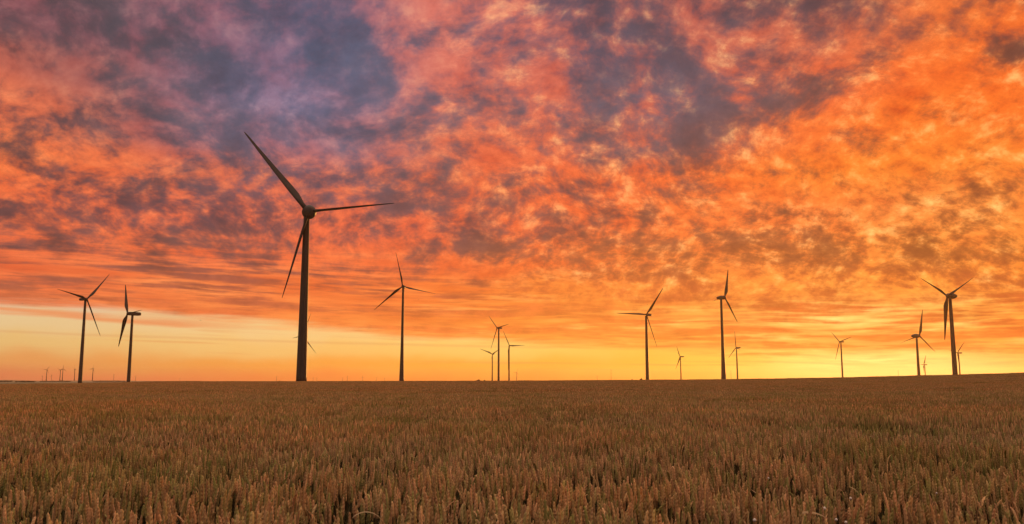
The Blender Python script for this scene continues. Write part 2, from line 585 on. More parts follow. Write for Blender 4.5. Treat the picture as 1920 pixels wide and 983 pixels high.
# ---------------------------------------------------------------- land
CREST = [(-200, 722), (0, 720.5), (100, 719.5), (160, 718.8), (240, 717.2), (310, 715.0), (400, 715.3), (560, 715.3), (740, 714.8),
         (960, 714), (1200, 712.6), (1357, 711.3), (1580, 708), (1723, 704.3), (1791, 702.8), (1920, 699), (2150, 695)]
DC = 350.0
CANOPY = 0.84
caz, ctop = [], []
for x, y in CREST:
    u = (x - 960) / FPX
    vv = (491.5 - y) / FPX
    d = Vector((u, CT - vv * ST, ST + vv * CT))
    caz.append(math.atan2(d.x, d.y))
    ctop.append(CAMZ + DC * d.z / math.hypot(d.x, d.y))
caz, ctop = np.array(caz), np.array(ctop)


def ground_z(x, y):
    x = np.asarray(x, float); y = np.asarray(y, float)
    d = np.hypot(x, y)
    a = np.arctan2(x, y)
    g = np.interp(a, caz, ctop) - CANOPY
    w = np.clip((2.6 - np.abs(a)) / 1.4, 0, 1)      # level again behind the camera
    g = g * w
    near = g * np.clip(d / DC, 0, 1) ** 2
    t = np.clip((d - 620) / 800, 0, 1); t = t * t * (3 - 2 * t)
    z = near * (1 - t) + (-2.2) * t
    t2 = np.clip((d - 5500) / 3500, 0, 1); t2 = t2 * t2 * (3 - 2 * t2)
    h = 13.0 * t2 * np.clip((-0.33 - a) / 0.16, 0, 1) * (0.75 + 0.25 * np.sin(a * 55) + 0.15 * np.sin(a * 131))
    z = z + h * (np.abs(a) < 1.5)
    z = z + 0.04 * np.sin(x * 0.31 + 1) * np.sin(y * 0.27) * (d < 400)
    return z


NA, NR = 360, 110
rr = np.concatenate([[0.0], np.geomspace(1.2, 14000, NR)])
vs, fs = [(0, 0, float(ground_z(0, 0)))], []
for i in range(1, NR + 1):
    for k in range(NA):
        a = 2 * math.pi * k / NA
        x, y = rr[i] * math.sin(a), rr[i] * math.cos(a)
        vs.append((x, y, 0))
va = np.array(vs)
va[:, 2] = ground_z(va[:, 0], va[:, 1])
for k in range(NA):
    fs.append((0, 1 + (k + 1) % NA, 1 + k))
for i in range(NR - 1):
    for k in range(NA):
        a0 = 1 + i * NA + k; a1 = 1 + i * NA + (k + 1) % NA
        fs.append((a0, a1, a1 + NA, a0 + NA))
g_o = mesh_obj('ground', va.tolist(), fs, M['ground'], smooth=True)
g_o['kind'] = 'structure'
g_o['label'] = 'gently rising farmland ground reaching to the horizon'

# ---------------------------------------------------------------- wheat
rng = np.random.default_rng(7)


class Buf:
    def __init__(self):
        self.v, self.f, self.c, self.n = [], [], [], 0

    def add(self, v, f, c):
        self.v.append(v)
        self.f += [tuple(i + self.n for i in q) for q in f]
        self.c.append(np.broadcast_to(c, (len(v), 3)))
        self.n += len(v)

    def obj(self, name, mat):
        v = np.concatenate(self.v)
        c = np.concatenate(self.c)
        me = bpy.data.meshes.new(name)
        me.from_pydata(v.tolist(), [], self.f)
        a = me.color_attributes.new('col', 'FLOAT_COLOR', 'POINT')
        a.data.foreach_set('color', np.concatenate([c, np.ones((len(c), 1))], 1).astype(np.float32).ravel())
        me.materials.append(mat)
        me.update()
        return bpy.data.objects.new(name, me)


def tube(path, rad, n, ph=0.0):
    """path (k,3), rad (k,) -> verts, faces; rings level enough for upright stalks"""
    k = len(path)
    a = ph + 2 * np.pi * np.arange(n) / n
    v = path[:, None, :] + np.stack([np.cos(a), np.sin(a), np.zeros(n)], -1)[None] * np.asarray(rad)[:, None, None]
    f = []
    for i in range(k - 1):
        for j in range(n):
            f.append((i * n + j, i * n + (j + 1) % n, (i + 1) * n + (j + 1) % n, (i + 1) * n + j))
    return v.reshape(-1, 3), f


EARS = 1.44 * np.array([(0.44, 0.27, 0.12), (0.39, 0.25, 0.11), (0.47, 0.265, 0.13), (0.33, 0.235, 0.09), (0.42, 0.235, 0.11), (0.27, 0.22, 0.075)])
STEMS = 0.5 * np.array([(0.17, 0.125, 0.05), (0.12, 0.11, 0.04), (0.22, 0.15, 0.07)])  # darkened: shade between the ears put into the colour
LEAFS = 0.5 * np.array([(0.085, 0.095, 0.03), (0.13, 0.11, 0.045), (0.20, 0.15, 0.08), (0.06, 0.08, 0.03)])  # darkened like the stems, shade of the gaps in the colour


def patch(size, count, lod, name):
    B = Buf()
    ph = rng.uniform(0, 6.28, 6)
    done = 0
    while done < count:
        x, y = rng.uniform(-size / 2, size / 2, 2) * 1.04
        w = (math.sin(x * 5.1 + ph[0]) + math.sin(y * 4.3 + ph[1]) + math.sin((x + y) * 9.0 + ph[2]) + math.sin((x - y) * 13 + ph[3])) / 4
        if rng.random() > 0.58 + 1.3 * w:
            continue
        done += 1
        hgt = 0.76 + 0.10 * w + rng.normal(0, 0.042)
        if rng.random() < 0.012:
            hgt += 0.06
        lean = rng.normal(0, 0.024, 2) + 0.03 * np.array([math.sin(y * 6 + ph[4]), math.sin(x * 7 + ph[5])])
        if rng.random() < 0.04:
            lean *= 3.2
        ear_len = rng.uniform(0.09, 0.14)
        er = rng.uniform(0.0062, 0.0098)
        base = np.array([x, y, 0.0])
        neck = base + np.array([lean[0], lean[1], hgt - ear_len])
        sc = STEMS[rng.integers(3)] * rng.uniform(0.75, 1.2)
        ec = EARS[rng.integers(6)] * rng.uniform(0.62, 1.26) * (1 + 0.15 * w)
        if lod < 2:
            ec = ec * ([0.94, 1.04, 1.12] if lod == 0 else [0.98, 1.05, 1.06])
        if lod == 0:
            er *= 1.12
        ld = lean / (np.linalg.norm(lean) + 1e-6)
        bend = rng.uniform(0.02, 0.30) if rng.random() > 0.06 else rng.uniform(0.5, 1.0)
        nr = {0: 10, 1: 6, 2: 4}[lod]
        tt = np.linspace(0, 1, nr)
        ang = bend * (0.3 + tt)
        st_ = np.stack([ld[0] * np.sin(ang), ld[1] * np.sin(ang), np.cos(ang)], -1) * (ear_len / (nr - 1))
        pth = neck + np.concatenate([[np.zeros(3)], np.cumsum(st_[:-1], 0)])
        if lod == 0:
            s3 = base + (neck - base) * np.array([[0.0, 0, 0], [0.35, 0.35, 0.45], [1, 1, 1]])
            s3[0, 2] = 0
            v, f = tube(s3, [0.0028, 0.0024, 0.0016], 3, rng.uniform(0, 6))
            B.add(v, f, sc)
            prof = np.array([0.35, 0.8, 1.0, 0.86, 1.05, 0.84, 0.98, 0.74, 0.78, 0.25])
            v, f = tube(pth, prof * er, 6, rng.uniform(0, 6))
            # spikelets stand out alternately left and right
            vv_ = v.reshape(nr, 6, 3)
            k6 = np.arange(6)
            for i in range(nr):
                side = 1 + 0.20 * np.cos(k6 / 6 * 2 * np.pi * 2 + (i % 2) * np.pi)
                vv_[i] = pth[i] + (vv_[i] - pth[i]) * side[:, None]
            cc = np.repeat(ec[None] * (0.94 + 0.12 * (np.arange(nr) % 2))[:, None], 6, 0)
            B.add(vv_.reshape(-1, 3), f, cc)
            # short awns
            for _ in range(4):
                i = rng.integers(3, nr)
                a0 = rng.uniform(0, 6.28)
                o_ = np.array([math.cos(a0), math.sin(a0), 0.0])
                p0 = pth[i] + o_ * er * 0.8
                p1 = p0 + o_ * 0.010 + np.array([0, 0, rng.uniform(0.018, 0.035)])
                sd_ = np.array([-o_[1], o_[0], 0]) * 0.0008
                B.add(np.array([p0 - sd_, p0 + sd_, p1]), [(0, 1, 2)], ec * 1.15)
            nl = 2
        elif lod == 1:
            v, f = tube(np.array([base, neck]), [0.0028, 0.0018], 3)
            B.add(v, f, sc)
            prof = np.array([0.45, 1.0, 0.92, 1.05, 0.85, 0.3])
            v, f = tube(pth, prof * er * 1.1, 4, rng.uniform(0, 6))
            B.add(v, f, ec)
            nl = 1
        else:
            mid = base * [1, 1, 0] + [0, 0, 0.3]
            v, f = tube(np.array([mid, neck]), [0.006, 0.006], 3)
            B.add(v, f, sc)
            v, f = tube(pth, np.array([0.5, 1.1, 1.0, 0.3]) * er * 1.7, 3, rng.uniform(0, 6))
            B.add(v, f, ec)
            nl = 1 if rng.random() < 0.3 else 0
        for _ in range(nl + (1 if lod == 0 else 0)):
            if rng.random() < 0.25:
                continue
            a0 = rng.uniform(0, 6.28)
            o_ = np.array([math.cos(a0), math.sin(a0), 0.0])
            sd_ = np.array([-o_[1], o_[0], 0])
            z0 = rng.uniform(0.45, 0.74) * hgt
            L = rng.uniform(0.14, 0.26)
            e0 = rng.uniform(0.9, 1.35)
            droop = rng.uniform(0.3, 1.5)
            ns = 4 if lod == 0 else 2
            p = base + (neck - base) * (z0 / hgt)
            wd = rng.uniform(0.004, 0.007)
            vl = [p - sd_ * wd * 0.5, p + sd_ * wd * 0.5]
            for i in range(ns):
                e = e0 - droop * (i / ns) ** 1.3 * 1.3
                p = p + (o_ * math.cos(e) + np.array([0, 0, math.sin(e)])) * L / ns
                ww = wd * (1 - (i + 1) / ns * 0.85)
                vl += [p - sd_ * ww, p + sd_ * ww]
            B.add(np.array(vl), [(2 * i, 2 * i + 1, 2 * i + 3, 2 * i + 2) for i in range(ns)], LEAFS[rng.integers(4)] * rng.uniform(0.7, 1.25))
    return B.obj(name, M['wheat'])


wheat_kinds = bpy.data.collections.new('wheat_kinds')
kinds = []
for lod, (size, count, var) in enumerate([(1.0, 215, 5), (2.0, 850, 4), (6.0, 4200, 3)]):
    idx = []
    for k in range(var):
        o = patch(size, count, lod, 'wheat_patch_%s' % 'abcdefghijklmn'[len(kinds)])
        wheat_kinds.objects.link(o)
        idx.append(len(kinds))
        kinds.append(o)
    wheat_kinds['lod%d' % lod] = idx

pts, rot, sca, ids = [], [], [], []
for lod, (y0, y1, s, i0, nv) in enumerate([(-3, 15, 1.0, 0, 5), (15, 63, 2.0, 5, 4), (63, 375, 6.0, 9, 3)]):
    y = y0 + s / 2
    while y < y1:
        half = max(0.66 * max(y, 0) + 4.0, 5.0)
        nx = int(math.ceil(half / s))
        for i in range(-nx, nx + 1):
            x = i * s
            xx, yy = x + rng.uniform(-.05, .05) * s, y + rng.uniform(-.05, .05) * s
            if math.hypot(xx, yy) > DC + 20:
                continue
            if math.hypot(xx, yy) < 0.7:
                continue
            z = float(ground_z(xx, yy))
            low = 0.5 * math.sin(xx * 0.35 + 1.3 * math.sin(yy * 0.21)) + 0.5 * math.sin(yy * 0.55 + 0.4 * xx)
            pts.append((xx, yy, z))
            rot.append(rng.integers(4) * math.pi / 2 + rng.uniform(-.1, .1))
            sca.append((1.02, 1.02, 1.0 + 0.075 * low + rng.uniform(-.03, .03)))
            ids.append(i0 + int(rng.integers(nv)))
        y += s
me = bpy.data.meshes.new('wheat_field')
me.from_pydata(pts, [], [])
a = me.attributes.new('rotz', 'FLOAT', 'POINT'); a.data.foreach_set('value', np.array(rot, np.float32))
a = me.attributes.new('size', 'FLOAT_VECTOR', 'POINT'); a.data.foreach_set('vector', np.array(sca, np.float32).ravel())
a = me.attributes.new('which', 'INT', 'POINT'); a.data.foreach_set('value', np.array(ids, np.int32))
wheat_o = bpy.data.objects.new('wheat_field', me)
C.objects.link(wheat_o)
wheat_o['kind'] = 'stuff'
wheat_o['label'] = 'ripening brown wheat covering the whole field'
wheat_o['category'] = 'wheat'
ng = bpy.data.node_groups.new('spread_wheat', 'GeometryNodeTree')
ng.interface.new_socket('Geometry', in_out='INPUT', socket_type='NodeSocketGeometry')
ng.interface.new_socket('Geometry', in_out='OUTPUT', socket_type='NodeSocketGeometry')
gi = ng.nodes.new('NodeGroupInput'); go = ng.nodes.new('NodeGroupOutput')
ip = ng.nodes.new('GeometryNodeInstanceOnPoints')
ci = ng.nodes.new('GeometryNodeCollectionInfo')
ci.inputs['Collection'].default_value = wheat_kinds
ci.inputs['Separate Children'].default_value = True
ci.inputs['Reset Children'].default_value = True


def named(nm, dt):
    n = ng.nodes.new('GeometryNodeInputNamedAttribute')
    n.data_type = dt
    n.inputs['Name'].default_value = nm
    return n.outputs['Attribute']
cx = ng.nodes.new('ShaderNodeCombineXYZ')
ng.links.new(named('rotz', 'FLOAT'), cx.inputs[2])
e2r = ng.nodes.new('FunctionNodeEulerToRotation')
ng.links.new(cx.outputs[0], e2r.inputs[0])
ng.links.new(gi.outputs[0], ip.inputs['Points'])
ng.links.new(ci.outputs[0], ip.inputs['Instance'])
ip.inputs['Pick Instance'].default_value = True
ng.links.new(named('which', 'INT'), ip.inputs['Instance Index'])
ng.links.new(e2r.outputs[0], ip.inputs['Rotation'])
ng.links.new(named('size', 'FLOAT_VECTOR'), ip.inputs['Scale'])
ng.links.new(ip.outputs[0], go.inputs[0])
mod = wheat_o.modifiers.new('spread', 'NODES')
mod.node_group = ng


# ---------------------------------------------------------------- wind turbines
def blade_mesh():
    """unit long blade: root at 0, tip at z = 1, chord along x, thickness along y"""
    st_ = [(0.0, .018, 1.0, 0), (0.05, .019, 1.0, 0), (0.10, .027, .62, 16), (0.16, .040, .36, 14), (0.22, .0465, .27, 12), (0.30, .043, .23, 9),
           (0.42, .035, .20, 6), (0.55, .028, .18, 4), (0.70, .021, .17, 2), (0.84, .015, .16, 1), (0.93, .011, .16, 0), (0.98, .007, .16, 0), (1.0, .002, .2, 0)]
    rings = []
    n = 16
    for z, c_, th, tw in st_:
        r = []
        tw = math.radians(tw)
        air = 0 if z < 0.06 else min(1, (z - 0.06) / 0.12)
        for k in range(n):
            a = 2 * math.pi * k / n
            cx_, cy_ = math.cos(a), math.sin(a)
            px2 = cx_ * c_
            py2 = cy_ * c_ * th * (1 - air * 0.55 * (1 - cx_) / 2 * 1.2)
            px2 -= air * c_ * 0.38
            pb = 0.018 * z ** 2.2
            r.append((px2 * math.cos(tw) - py2 * math.sin(tw), px2 * math.sin(tw) + py2 * math.cos(tw) + pb, z))
        rings.append(r)
    return loft(rings)


bv, bf = blade_mesh()
blade_me = bpy.data.meshes.new('blade')
blade_me.from_pydata(bv, [], bf)
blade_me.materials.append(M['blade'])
blade_me.polygons.foreach_set('use_smooth', [True] * len(blade_me.polygons))


def tower_mesh(h, rb, rt, flare):
    rings = []
    n = 26
    for i in range(n + 1):
        t = i / n
        r = rb + (rt - rb) * t
        if flare:
            r = rt + (rb - rt) * ((1 - t) * 0.45 + 0.55 * max(0.0, 1 - t / 0.55) ** 1.8)
        rings.append(ring(h * t, r, 32))
    return loft(rings)


def egg_rings(L, R, n=12):
    """along +z: from the rotor end to the tail"""
    out = []
    for i in range(n + 1):
        t = i / n
        r = R * math.sin(math.pi * min(max(t * 0.93 + 0.07, 0.0), 1) ** 0.8) ** 0.62 if t < 1 else 0.05
        out.append(ring(L * t, max(r, 0.05), 24))
    return out


def box_rings(L, W, H):
    out = []
    for t, k in ((0, .62), (.04, .86), (.10, .98), (.35, 1), (.8, .97), (.93, .88), (1.0, .70)):
        out.append(ring(L * t, W * k, 24, H * k, 4.2))
    return out


def orient(z, x):
    z = z.normalized()
    y = z.cross(x).normalized()
    x = y.cross(z)
    return Matrix((x, y, z)).transposed()


def turbine(key, Y, bx, by, hx, hy, n, pitch, tips, rb, rt, flare, egg, size, label, group='wind turbines on the field', chord=1.0):
    n = Vector(n)
    n0 = Vector((n.x, n.y, 0)).normalized()
    axis = unp(bx, by, Y)
    gz = float(ground_z(axis.x, axis.y)) - 0.3
    root = empty('wind_turbine', (axis.x, axis.y, gz), label, 'wind turbine', group)
    oh = size * 0.42
    hub = unp(hx, hy, Y + n0.y * oh)
    hub_l = hub - root.location
    top = hub_l.z - size * 0.13
    v, f = tower_mesh(top, rb, rt, flare)
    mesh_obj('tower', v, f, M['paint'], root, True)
    # the nacelle: its long axis from just behind the hub over the tower and past it
    if egg:
        v, f = loft(egg_rings(size, size * egg))
    else:
        v, f = loft(box_rings(size, size * 0.155, size * 0.15))
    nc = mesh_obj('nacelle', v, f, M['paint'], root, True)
    back = -n0
    nc.matrix_local = Matrix.Translation(hub_l + back * size * (-0.22 if key == 'big' else 0.07)) @ orient(back, back.cross(Vector((0, 0, 1)))).to_4x4()
    # cooler or wind vane mast on the nacelle roof
    v, f = loft([ring(0, size * .012, 8), ring(size * .10, size * .010, 8), ring(size * .101, size * .025, 8), ring(size * .115, size * .025, 8)])
    wv = mesh_obj('wind_vane', v, f, M['dark_metal'], nc)
    wv.matrix_local = nc.matrix_local.inverted() @ Matrix.Translation(hub_l + back * size * 0.86 + Vector((0, 0, size * (egg * .62 if egg else .13))))
    # hub with its rounded nose cone
    hr = size * (0.23 if egg else 0.145)
    rings = []
    for i in range(9):
        t = i / 8
        rings.append(ring(hr * (1.5 * t - 0.9), hr * max(math.cos(max(0, t - 0.35) / 0.65 * math.pi / 2), 0.03) * (1 if t > 0.1 else 0.9), 24))
    v, f = loft(rings)
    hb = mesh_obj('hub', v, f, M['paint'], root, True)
    hb.matrix_local = Matrix.Translation(hub_l) @ orient(n0, n0.cross(Vector((0, 0, 1)))).to_4x4()
    be = math.radians(pitch)
    for tx, ty, dY, *own in tips:
        be = math.radians(own[0] if own else pitch)
        tip = unp(tx, ty, Y + n0.y * oh + dY) - root.location
        d = tip - hub_l
        L = d.length
        d.normalize()
        tan = n.cross(d)
        if Y >= 1700:          # far machines stand idle, each blade feathered to its own angle
            view = (hub - Vector((0, 0, CAMZ))).normalized()
            want = 1.9 * Y / FPX / (L * chord * 0.085)

            def seen(a):
                c_ = tan * math.cos(a) + n * math.sin(a)
                c_ = c_ - view * c_.dot(view)
                dp = (d - view * d.dot(view)).normalized()
                return c_.cross(dp).length
            be = min((math.radians(a) for a in range(-90, 90, 3)), key=lambda a: abs(seen(a) - want))
        ch = tan * math.cos(be) + n * math.sin(be)
        b = bpy.data.objects.new('blade', blade_me)
        C.objects.link(b)
        b.parent = root
        b.matrix_local = Matrix.Translation(hub_l) @ orient(d, ch).to_4x4() @ Matrix.Diagonal((L * chord, L * chord, L, 1))
    return root


TURB = [
 ('big', (520, 565, 716, 578, 397, (-0.108, -0.994, 0.0), 50, [(456.0, 250.0, 4.7, 52), (532.0, 560.0, 1.5, 44), (740.0, 378.0, -5.7, 79)]), 3.15, 1.75, 0, .47, 9.2,
  'largest and nearest wind turbine, its thick tower standing at the field edge', 1.12),
 ('a1', (1040, 150, 718, 163, 561, (0.91, -0.405, 0.09), -80, [(206.0, 515.0, 29.1), (187.0, 631.0, 11.3), (107.0, 541.0, -40.3)]), 2.4, 1.35, 0, 0, 11,
  'leftmost tall turbine, two blades raised in a wide V over the pale sky band', 1),
 ('a2', (1150, 241, 718, 239, 588, (-0.74, -0.666, 0.09), -90, [(266.0, 583.0, -36.2), (222.0, 650.0, 14.4), (236.0, 533.0, 21.7)]), 2.5, 1.5, 0, 0, 16,
  'turbine seen almost side-on with long boxy nacelle, right of the leftmost tall turbine', 1.15),
 ('b', (900, 753, 714, 755, 537, (-0.052, -0.995, 0.09), -60, [(817.0, 552.0, -2.9), (701.0, 581.0, -0.8), (743.0, 473.0, 3.6)]), 2.6, 1.1, 1, 0, 10,
  'slim turbine facing the camera, next to the right of the largest one', .9),
 ('c1', (1700, 935, 714, 932, 615, (-0.806, -0.585, 0.09), -50, [(954.0, 607.0, -31.4), (921.0, 655.0, 7.0), (917.0, 592.0, 24.4)]), 2.3, 1.5, 0, 0, 11,
  'tallest turbine in the middle cluster of three', 1.2),
 ('c0', (2900, 923, 714, 923, 664, (-0.5, -0.866, 0.0), -50, [(900.0, 654.0, 18.8), (923.0, 690.0, -1.5), (936.0, 655.0, -17.3)]), 2.4, 1.6, 0, 0, 11,
  'shortest turbine in the middle cluster of three, on its left', 1.2),
 ('c2', (2400, 954.5, 714, 955, 648, (-0.357, -0.93, 0.09), -50, [(985.0, 648.0, -16.5), (952, 694, 5.4), (943.0, 621.0, 11.1)]), 2.4, 1.6, 0, 0, 10,
  'right turbine of the middle cluster of three, one blade level to the right', 1.2),
 ('d', (1250, 1214, 713, 1212, 590, (-0.629, -0.777, 0.0), 40, [(1243.0, 540.0, -18.7), (1233.0, 651.0, -11.4), (1156.0, 588.0, 30.1)]), 2.6, 1.5, 0, 0, 12,
  'tall turbine with one blade level to the left, beside two low bushes', .9),
 ('e', (2800, 1277, 713, 1275, 669, (-0.93, -0.357, 0.09), -50, [(1284, 668, -41.3), (1267.0, 693.0, 16.9), (1269.0, 649.0, 24.4)]), 2.2, 1.4, 0, 0, 12,
  'small far turbine between the two tall ones right of the middle', 1.2),
 ('f', (1000, 1357, 712, 1359, 558, (0.774, -0.627, 0.09), -70, [(1365.0, 506.0, 11.3), (1382.0, 605.0, 16.2), (1335.0, 564.0, -27.5)]), 3.0, 1.2, 1, .24, 10,
  'tall turbine with flared tower and upright blade, right of the middle', 1.1),
 ('g', (2300, 1383, 712, 1380, 652, (-0.947, -0.308, 0.09), -50, [(1388, 656, -39.0), (1366.0, 672.0, 30.7), (1378.0, 621.0, 8.3)]), 2.3, 1.5, 0, 0, 12,
  'smaller turbine close behind the tall one with the flared tower', 1.2),
 ('h', (2150, 1580, 709, 1574, 641, (-0.93, -0.357, 0.09), -50, [(1597.0, 631.0, -37.1), (1567.0, 675.0, 6.9), (1558.0, 623.0, 30.2)]), 2.3, 1.5, 0, 0, 12,
  'lone small turbine against the orange glow, left of the right-hand group', 1.2),
 ('i', (1550, 1723, 704, 1724, 630, (0.866, -0.5, 0.0), -60, [(1686.0, 643.0, -34.6), (1753.0, 661.0, 25.9), (1729.0, 581.0, 8.7)]), 2.7, 1.6, 0, .30, 13,
  'mid-sized turbine with upright blade, left of the tall right-hand turbine', 1.2),
 ('j', (3800, 1735, 704, 1732, 684, (-0.99, -0.104, 0.09), -50, [(1736.0, 666.0, -14.2), (1733.0, 700.0, -13.0), (1725.3, 683.8, 27.2)]), 2.2, 1.5, 0, 0, 14,
  'very small turbine low on the skyline beside the bright sunset spot', 1.2),
 ('k', (1000, 1791, 703, 1776, 555, (-0.966, -0.259, 0.0), -40, [(1827.0, 521.0, -43.2), (1772.0, 638.0, 6.5), (1727.0, 521.0, 36.7)]), 2.9, 1.7, 0, .27, 13,
  'tall turbine on the far right, two blades raised and one hanging down', 1.08),
 ('l', (2600, 1800, 703, 1795, 662, (-0.974, -0.207, 0.09), -50, [(1809.0, 641.0, -25.6), (1799.0, 688.0, -11.1), (1779.7, 656.9, 36.7)]), 2.2, 1.5, 0, 0, 14,
  'small turbine just behind the tower of the tall far-right turbine', 1.2),
 ('m', (2300, 573, 716, 569, 630, (0.743, -0.669, 0.0), -50, [(582.0, 588.0, 14.2), (592.0, 663.0, 30.8), (548.0, 634.0, -55)]), 2.3, 1.5, 0, 0, 11,
  'turbine mostly hidden behind the tower of the largest one', 1.0),
]
built = {}
for key, A, rb, rt, fl, egg, size, lab, ch in TURB:
    built[key] = turbine(key, *A, rb, rt, fl, egg, size, lab, chord=ch)

# the far wind farm on the skyline: copies of one machine, each turned its own way
FARG = 'tiny wind turbines of the distant wind farm'
FARS = [  # x, hub row, distance, rotor phase, label
 (79, 705, 9000, 10, 'tiny turbine at the left end of the far-left skyline cluster'),
 (86.5, 693, 7100, 35, 'second tiny turbine from the left, tall one of the far-left cluster'),
 (96, 704, 9000, 80, 'short tiny turbine in the gap right of the far-left tall one'),
 (112, 694, 7000, 60, 'left of two tiny turbines standing almost together on the far left'),
 (116.5, 692, 7100, 5, 'right of two tiny turbines standing almost together on the far left'),
 (139, 692.5, 7000, 100, 'tiny turbine just left of the leftmost tall turbine tower'),
 (173, 691.5, 7000, 20, 'tiny turbine just right of the leftmost tall turbine tower'),
 (213, 703, 9500, 70, 'faint tiny turbine between the two tall left turbines'),
 (254, 706, 10000, 40, 'faint tiny turbine right of the side-on turbine tower'),
 (337, 709, 11500, 15, 'lone speck of a turbine on the skyline between side-on and largest turbine'),
 (518.5, 707, 11000, 55, 'speck of a turbine on the skyline left of the largest tower'),
 (587, 709, 11500, 90, 'nearest skyline speck right of the largest tower'),
 (594, 709, 11500, 30, 'second skyline speck right of the largest tower'),
 (642, 708.5, 11500, 65, 'third speck of a turbine right of the largest tower'),
 (651, 706, 11000, 0, 'tallest of the skyline specks between largest and slim turbine'),
 (680, 707, 11000, 110, 'skyline speck midway between largest and slim turbine'),
 (706, 708.5, 11500, 45, 'second skyline speck left of the slim turbine'),
 (721, 709, 11500, 75, 'nearest skyline speck left of the slim turbine'),
 (969, 698, 8500, 25, 'faint tiny turbine right of the middle cluster of three'),
 (1120, 706, 10500, 85, 'lone tiny turbine left of the thin mast on the skyline'),
]
proto = None
for x, hy, Y, ph, lab in FARS:
    g = unp(x, 716, Y)
    top = unp(x, hy, Y).z
    gz = float(ground_z(g.x, g.y)) - 0.5
    H = top - gz
    if proto is None:
        root = empty('wind_turbine', (0, 0, 0), lab, 'wind turbine', FARG)
        v, f = loft([ring(0, .040, 12), ring(.985, .024, 12)])
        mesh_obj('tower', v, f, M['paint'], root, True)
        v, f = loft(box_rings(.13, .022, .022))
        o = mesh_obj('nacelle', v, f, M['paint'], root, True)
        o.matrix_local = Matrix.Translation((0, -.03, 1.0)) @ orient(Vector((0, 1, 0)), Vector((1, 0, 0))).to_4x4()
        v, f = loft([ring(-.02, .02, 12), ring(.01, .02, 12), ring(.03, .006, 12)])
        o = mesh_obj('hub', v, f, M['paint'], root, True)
        o.matrix_local = Matrix.Translation((0, -.05, 1.0)) @ orient(Vector((0, -1, 0)), Vector((1, 0, 0))).to_4x4()
        for k in range(3):
            b = bpy.data.objects.new('blade', blade_me)
            C.objects.link(b); b.parent = root
        proto = root
        t_ = root
    else:
        t_ = proto.copy()
        C.objects.link(t_)
        for ch_ in list(proto.children):
            c_ = ch_.copy()
            C.objects.link(c_)
            c_.parent = t_
    t_['label'] = lab
    t_.location = (g.x, g.y, gz)
    t_.rotation_euler = (0, 0, math.radians(random.Random(int(x)).uniform(-55, 55)))
    t_.scale = (H, H, H)
    k = 0
    for ch_ in t_.children:
        if ch_.name.startswith('blade'):
            a_ = math.radians(ph + 120 * k)
            d = Vector((math.sin(a_), 0, math.cos(a_)))
            ch_.matrix_local = Matrix.Translation((0, -.055, 1.0)) @ orient(d, Vector((math.cos(a_), -0.5, -math.sin(a_)))).to_4x4() @ Matrix.Diagonal((.42, .42, .39, 1))
            k += 1


# thin lattice masts
def mast(x, top, Y, lab):
    g = unp(x, 714, Y)
    gz = float(ground_z(g.x, g.y)) - 0.5
    H = unp(x, top, Y).z - gz
    root = empty('radio_mast', (g.x, g.y, gz), lab, 'mast', 'thin masts on the skyline')
    w = 1.1
    vs_, fs_ = [], []

    def bar(p, q, r):
        p, q = Vector(p), Vector(q)
        d = (q - p)
        m_ = orient(d, Vector((0.3, 1, 0.1)))
        b0 = len(vs_)
        for e in (p, q):
            for k in range(4):
                a = math.pi / 2 * k
                vs_.append(tuple(e + m_ @ Vector((math.cos(a) * r, math.sin(a) * r, 0))))
        for k in range(4):
            fs_.append((b0 + k, b0 + (k + 1) % 4, b0 + 4 + (k + 1) % 4, b0 + 4 + k))
    cs = [(-w, -w * .6), (w, -w * .6), (0, w)]
    for c_ in cs:
        bar((*c_, 0), (c_[0] * .6, c_[1] * .6, H * .96), .16)
    nn = 18
    for i in range(nn):
        z0, z1 = H * .96 * i / nn, H * .96 * (i + 1) / nn
        for k in range(3):
            s0 = 1 - .4 * i / nn
            s1 = 1 - .4 * (i + 1) / nn
            a_, b_ = cs[k], cs[(k + 1) % 3]
            bar((a_[0] * s0, a_[1] * s0, z0), (b_[0] * s1, b_[1] * s1, z1), .08)
    mesh_obj('lattice', vs_, fs_, M['dark_metal'], root)
    v, f = loft([ring(H * .96, .18, 8), ring(H, .08, 8)])
    mesh_obj('antenna', v, f, M['dark_metal'], root)


mast(1146, 692, 4200, 'thin radio mast on the skyline left of the two low bushes')
mast(1371, 694, 4200, 'thin radio mast between flared-tower turbine and its smaller neighbour')
mast(1685, 693, 4200, 'thin radio mast right of the bright sunset spot, left of right-hand group')


# ---------------------------------------------------------------- bushes and a tree line on the skyline
def leafy(B, cx_, cy_, cz_, rx, ry, rz, n, size, r_):
    vs_, fs_, cs_ = B
    for _ in range(n):
        while True:
            p = r_.uniform(-1, 1, 3)
            if np.dot(p, p) < 1:
                break
        q = np.array([cx_ + p[0] * rx, cy_ + p[1] * ry, cz_ + p[2] * rz])
        a_ = r_.normal(0, 1, 3); a_ /= np.linalg.norm(a_)
        b_ = np.cross(a_, r_.normal(0, 1, 3)); b_ /= np.linalg.norm(b_)
        s_ = size * r_.uniform(.6, 1.4)
        k = len(vs_)
        vs_ += [tuple(q + a_ * s_), tuple(q + b_ * s_ * .6), tuple(q - a_ * s_), tuple(q - b_ * s_ * .6)]
        fs_.append((k, k + 1, k + 2, k + 3))
        cs_ += [float(r_.random())] * 4


def leaves_obj(name, B, parent=None):
    o = mesh_obj(name, B[0], B[1], M['leaves'], parent)
    a_ = o.data.attributes.new('rnd', 'FLOAT', 'POINT')
    a_.data.foreach_set('value', np.array(B[2], np.float32))
    return o


